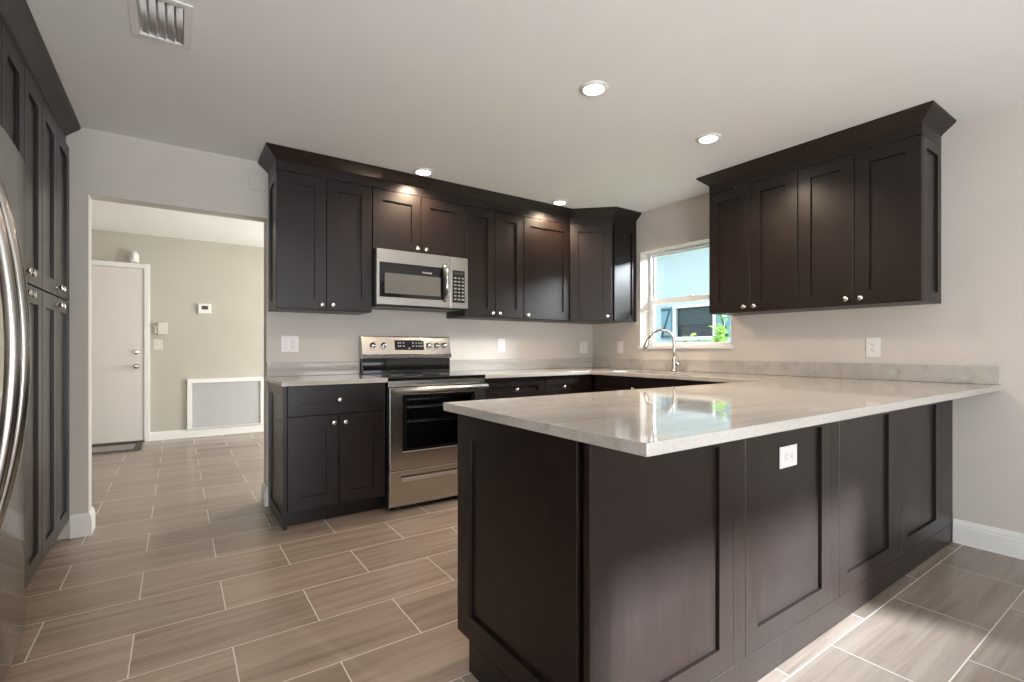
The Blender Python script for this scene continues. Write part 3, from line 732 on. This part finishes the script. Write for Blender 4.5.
# ------------------------------------------------------------------ outside: neighbour's wall, shrub
NX = 7.5
struct(boxo('ground_outside', (XR+0.3, 12, -8, 9, -0.45, -0.30), 'lawn', bev=0))
t = thing('neighbour_house', 'pale blue house wall with a white-framed window seen through the sink window', 'house', (NX, 1.8, -0.3))
bm = BM(); wy0, wy1, wz0, wz1 = 1.38-1.8, 2.20-1.8, 1.640, 2.21
cells(bm, [-7, wy0, wy1, 6], [0, wz0, wz1, 3.6], lambda u, v: not (wy0 < u < wy1 and wz0 < v < wz1), 0, 0.2, 'yzx')
obj('wall', bm, 'neighbour_wall', t)
bm = BM(); cells(bm, [wy0-0.05, wy0+0.008, wy1-0.008, wy1+0.05], [wz0-0.06, wz0+0.008, wz1-0.008, wz1+0.05], lambda u, v: not (wy0+0.008 < u < wy1-0.008 and wz0+0.008 < v < wz1-0.008), -0.03, -0.001, 'yzx')
wfr = obj('window_frame', bm, 'neighbour_trim', t, 0.004)
boxo('pane', (0.06, 0.07, wy0+0.002, wy1-0.002, wz0+0.002, wz1-0.002), 'night_dark', wfr, 0)
def bl(bm):
    z = wz1-0.03
    while z > wz0+0.24: box(bm, 0.03, 0.045, wy0+0.03, wy1-0.03, z-0.018, z); z -= 0.028
mk(bl, 'blind', 'blind_dark', wfr)
for y0, y1, s in ((wy1+0.09, wy1+0.32, 1), (wy0-0.31, wy0-0.08, -1)):
    sh = boxo('shutter', (-0.035, -0.001, y0, y1, wz0-0.03, wz1+0.03), 'shutter_blue', t, 0.003)
    def br_(bm):
        z0, z1 = wz0+0.02, wz1-0.02; ya, yb_ = (y0+0.02, y1-0.02) if s > 0 else (y1-0.02, y0+0.02)
        tube(bm, [(-0.045, yb_, z0), (-0.045, ya, z1)], 0.018, 4)
        box(bm, -0.05, -0.036, y0+0.005, y1-0.005, z0-0.02, z0+0.02); box(bm, -0.05, -0.036, y0+0.005, y1-0.005, z1-0.02, z1+0.02)
    mk(br_, 'brace', 'shutter_brace', sh)
boxo('eave', (-0.45, 0.3, -7.0, 6.0, 3.45, 3.62), 'neighbour_trim', t, 0.004)

def shrub(name, loc, h, nst, spread, label):
    t = thing(name, label, 'plant', loc, 0, 'shrubs outside the sink window')
    st = BM(); lf = BM()
    for k in range(nst):
        az = random.random()*2*PI; lean = random.uniform(0.05, 1)*spread; hh = h*random.uniform(0.72, 1.0)
        P = [Vector((lean*math.cos(az)*u**1.4, lean*math.sin(az)*u**1.4, hh*u)) for u in (0, 0.25, 0.5, 0.75, 1)]
        tube(st, P, [0.010, 0.009, 0.007, 0.005, 0.003], 6)
        for j in range(40):
            u = random.uniform(0.6, 1.02); p = Vector((lean*math.cos(az)*u**1.4, lean*math.sin(az)*u**1.4, hh*u))
            a2 = random.random()*2*PI; el = random.uniform(-0.2, 0.9); L_ = random.uniform(0.06, 0.10); W_ = L_*0.6
            d_ = Vector((math.cos(a2)*math.cos(el), math.sin(a2)*math.cos(el), math.sin(el))); s_ = d_.cross(Vector((0,0,1))).normalized(); n_ = s_.cross(d_)
            q0 = p+d_*0.01; vs = [q0, q0+d_*L_*0.35+s_*W_/2+n_*0.006, q0+d_*L_*0.7+s_*W_*0.38+n_*0.004, q0+d_*L_-n_*0.01, q0+d_*L_*0.7-s_*W_*0.38+n_*0.004, q0+d_*L_*0.35-s_*W_/2+n_*0.006]
            quad(lf, [tuple(v) for v in vs])
    obj('stem', st, 'stem', t); obj('foliage', lf, 'leaf', t)
shrub('shrub', (4.32, -0.75, -0.3), 1.74, 9, 0.09, 'tall bright green shrub tip at the right of the sink window')
shrub('shrub', (4.70, -0.28, -0.3), 1.54, 8, 0.06, 'low bright green shrub top in the middle of the sink window')
shrub('shrub', (4.30, -0.36, -0.3), 1.54, 8, 0.06, 'low bright green shrub top nearest the faucet in the window view')

# ------------------------------------------------------------------ entry room
YW = 3.5
dr = bpy.data.objects.new('door_1', None); C.objects.link(dr); dr['kind'] = 'structure'
boxo('door_slab', (-1.715, -0.861, YW-0.001, YW-0.022, 0.020, 2.070), 'door_white', dr, 0.002)
CAS = [(-1.775, 0.0), (-1.717, 0.0)]
def casing(bm):
    cells(bm, [-1.775, -1.717, -0.859, -0.803], [0.0, 2.073, 2.131], lambda u, v: not (-1.717 < u < -0.859 and v < 2.073), YW-0.034, YW-0.0005, 'xzy')
mk(casing, 'door_casing', 'white_trim', dr, 0.004)
boxo('threshold', (-1.716, -0.86, YW-0.001, YW-0.06, 0.0005, 0.018), 'slot_dark', dr, 0.003)
KM = Matrix.Rotation(PI/2, 4, 'X')
mk(lambda bm: lathe(bm, [(0.032, 0), (0.032, 0.006), (0.014, 0.010), (0.012, 0.030), (0.026, 0.040), (0.028, 0.052), (0.018, 0.062), (0, 0.063)], 22, Matrix.Translation((-0.935, YW-0.022, 0.905)) @ KM), 'door_knob', 'nickel', dr)
mk(lambda bm: lathe(bm, [(0.032, 0), (0.032, 0.010), (0.026, 0.016), (0, 0.017)], 22, Matrix.Translation((-0.935, YW-0.022, 1.075)) @ KM), 'deadbolt', 'knob_nickel', dr)
t = thing('door_mat', 'dark striped mat on the floor before the white entry door', 'mat', (-1.33, 3.05, 0))
boxo('pad', (-0.42, 0.462, -0.165, 0.30, 0.0005, 0.012), 'mat_grey', t, 0.004)
def border(bm): cells(bm, [-0.425, -0.36, 0.40, 0.467], [-0.170, -0.12, 0.25, 0.305], lambda u, v: not (-0.36 < u < 0.40 and -0.12 < v < 0.25), 0.0125, 0.016, 'xyz')
mk(border, 'border', 'mat_brown', t, 0.001)
t = thing('door_sensor', 'small white rounded sensor sitting on top of the entry door casing', 'sensor', (-0.952, YW, 2.133))
mk(lambda bm: lathe(bm, [(0.0, 0.0), (0.038, 0.0), (0.045, 0.02), (0.045, 0.08), (0.036, 0.115), (0.018, 0.135), (0, 0.138)], 24, Matrix.Translation((0, -0.047, 0))), 'housing', 'white_plastic', t)
mk(lambda bm: lathe(bm, [(0.016, 0), (0.016, 0.004), (0.01, 0.008), (0, 0.009)], 16, Matrix.Translation((0, -0.092, 0.055)) @ KM), 'lens', 'vinyl', t)
t = thing('alarm_keypad', 'cream box on the wall right of the entry door, above the light switch', 'keypad', (-0.693, YW, 1.362))
boxo('housing', (-0.035, 0.062, -0.0005, -0.035, -0.075, 0.075), 'cream_plastic', t, 0.004)
boxo('side_tab', (-0.066, -0.0355, -0.0005, -0.022, -0.060, 0.040), 'cream_plastic', t, 0.003)
plate('cream light switch plate below the cream box beside the entry door', (-0.723, YW, 1.165), R0, 0.092, 0.125, 's', 'switch', m='cream_plastic', name='light_switch', group=None)
t = thing('thermostat', 'small white thermostat with a dark screen on the far entry wall', 'thermostat', (-0.245, YW, 1.625))
boxo('housing', (-0.07, 0.07, -0.0005, -0.028, -0.062, 0.062), 'white_plastic', t, 0.006)
boxo('screen', (-0.032, 0.036, -0.0285, -0.0305, -0.012, 0.034), 'slot_dark', t, 0.001)
t = thing('return_air_grille', 'large white-framed grey return air grille low on the far wall', 'air grille', (0, YW, 0))
def gf(bm): cells(bm, [-0.431, -0.378, 0.388, 0.446], [0.107, 0.125, 0.684, 0.736], lambda u, v: not (-0.378 < u < 0.388 and 0.125 < v < 0.684), -0.034, -0.0005, 'xzy')
mk(gf, 'frame', 'white_trim', t, 0.003)
boxo('backing', (-0.377, 0.387, -0.0005, -0.004, 0.126, 0.683), 'key_grey', t, 0)
def sl(bm):
    z = 0.132
    while z < 0.675:
        v = [bm.verts.new(p) for p in ((-0.377,-0.024,z),(0.387,-0.024,z),(0.387,-0.008,z+0.011),(-0.377,-0.008,z+0.011),(-0.377,-0.0225,z-0.001),(0.387,-0.0225,z-0.001),(0.387,-0.0065,z+0.010),(-0.377,-0.0065,z+0.010))]
        for f_ in ((0,1,2,3),(7,6,5,4),(0,4,5,1),(3,2,6,7)): bm.faces.new([v[i] for i in f_])
        z += 0.0135
mk(sl, 'slat', 'grille_grey', t)
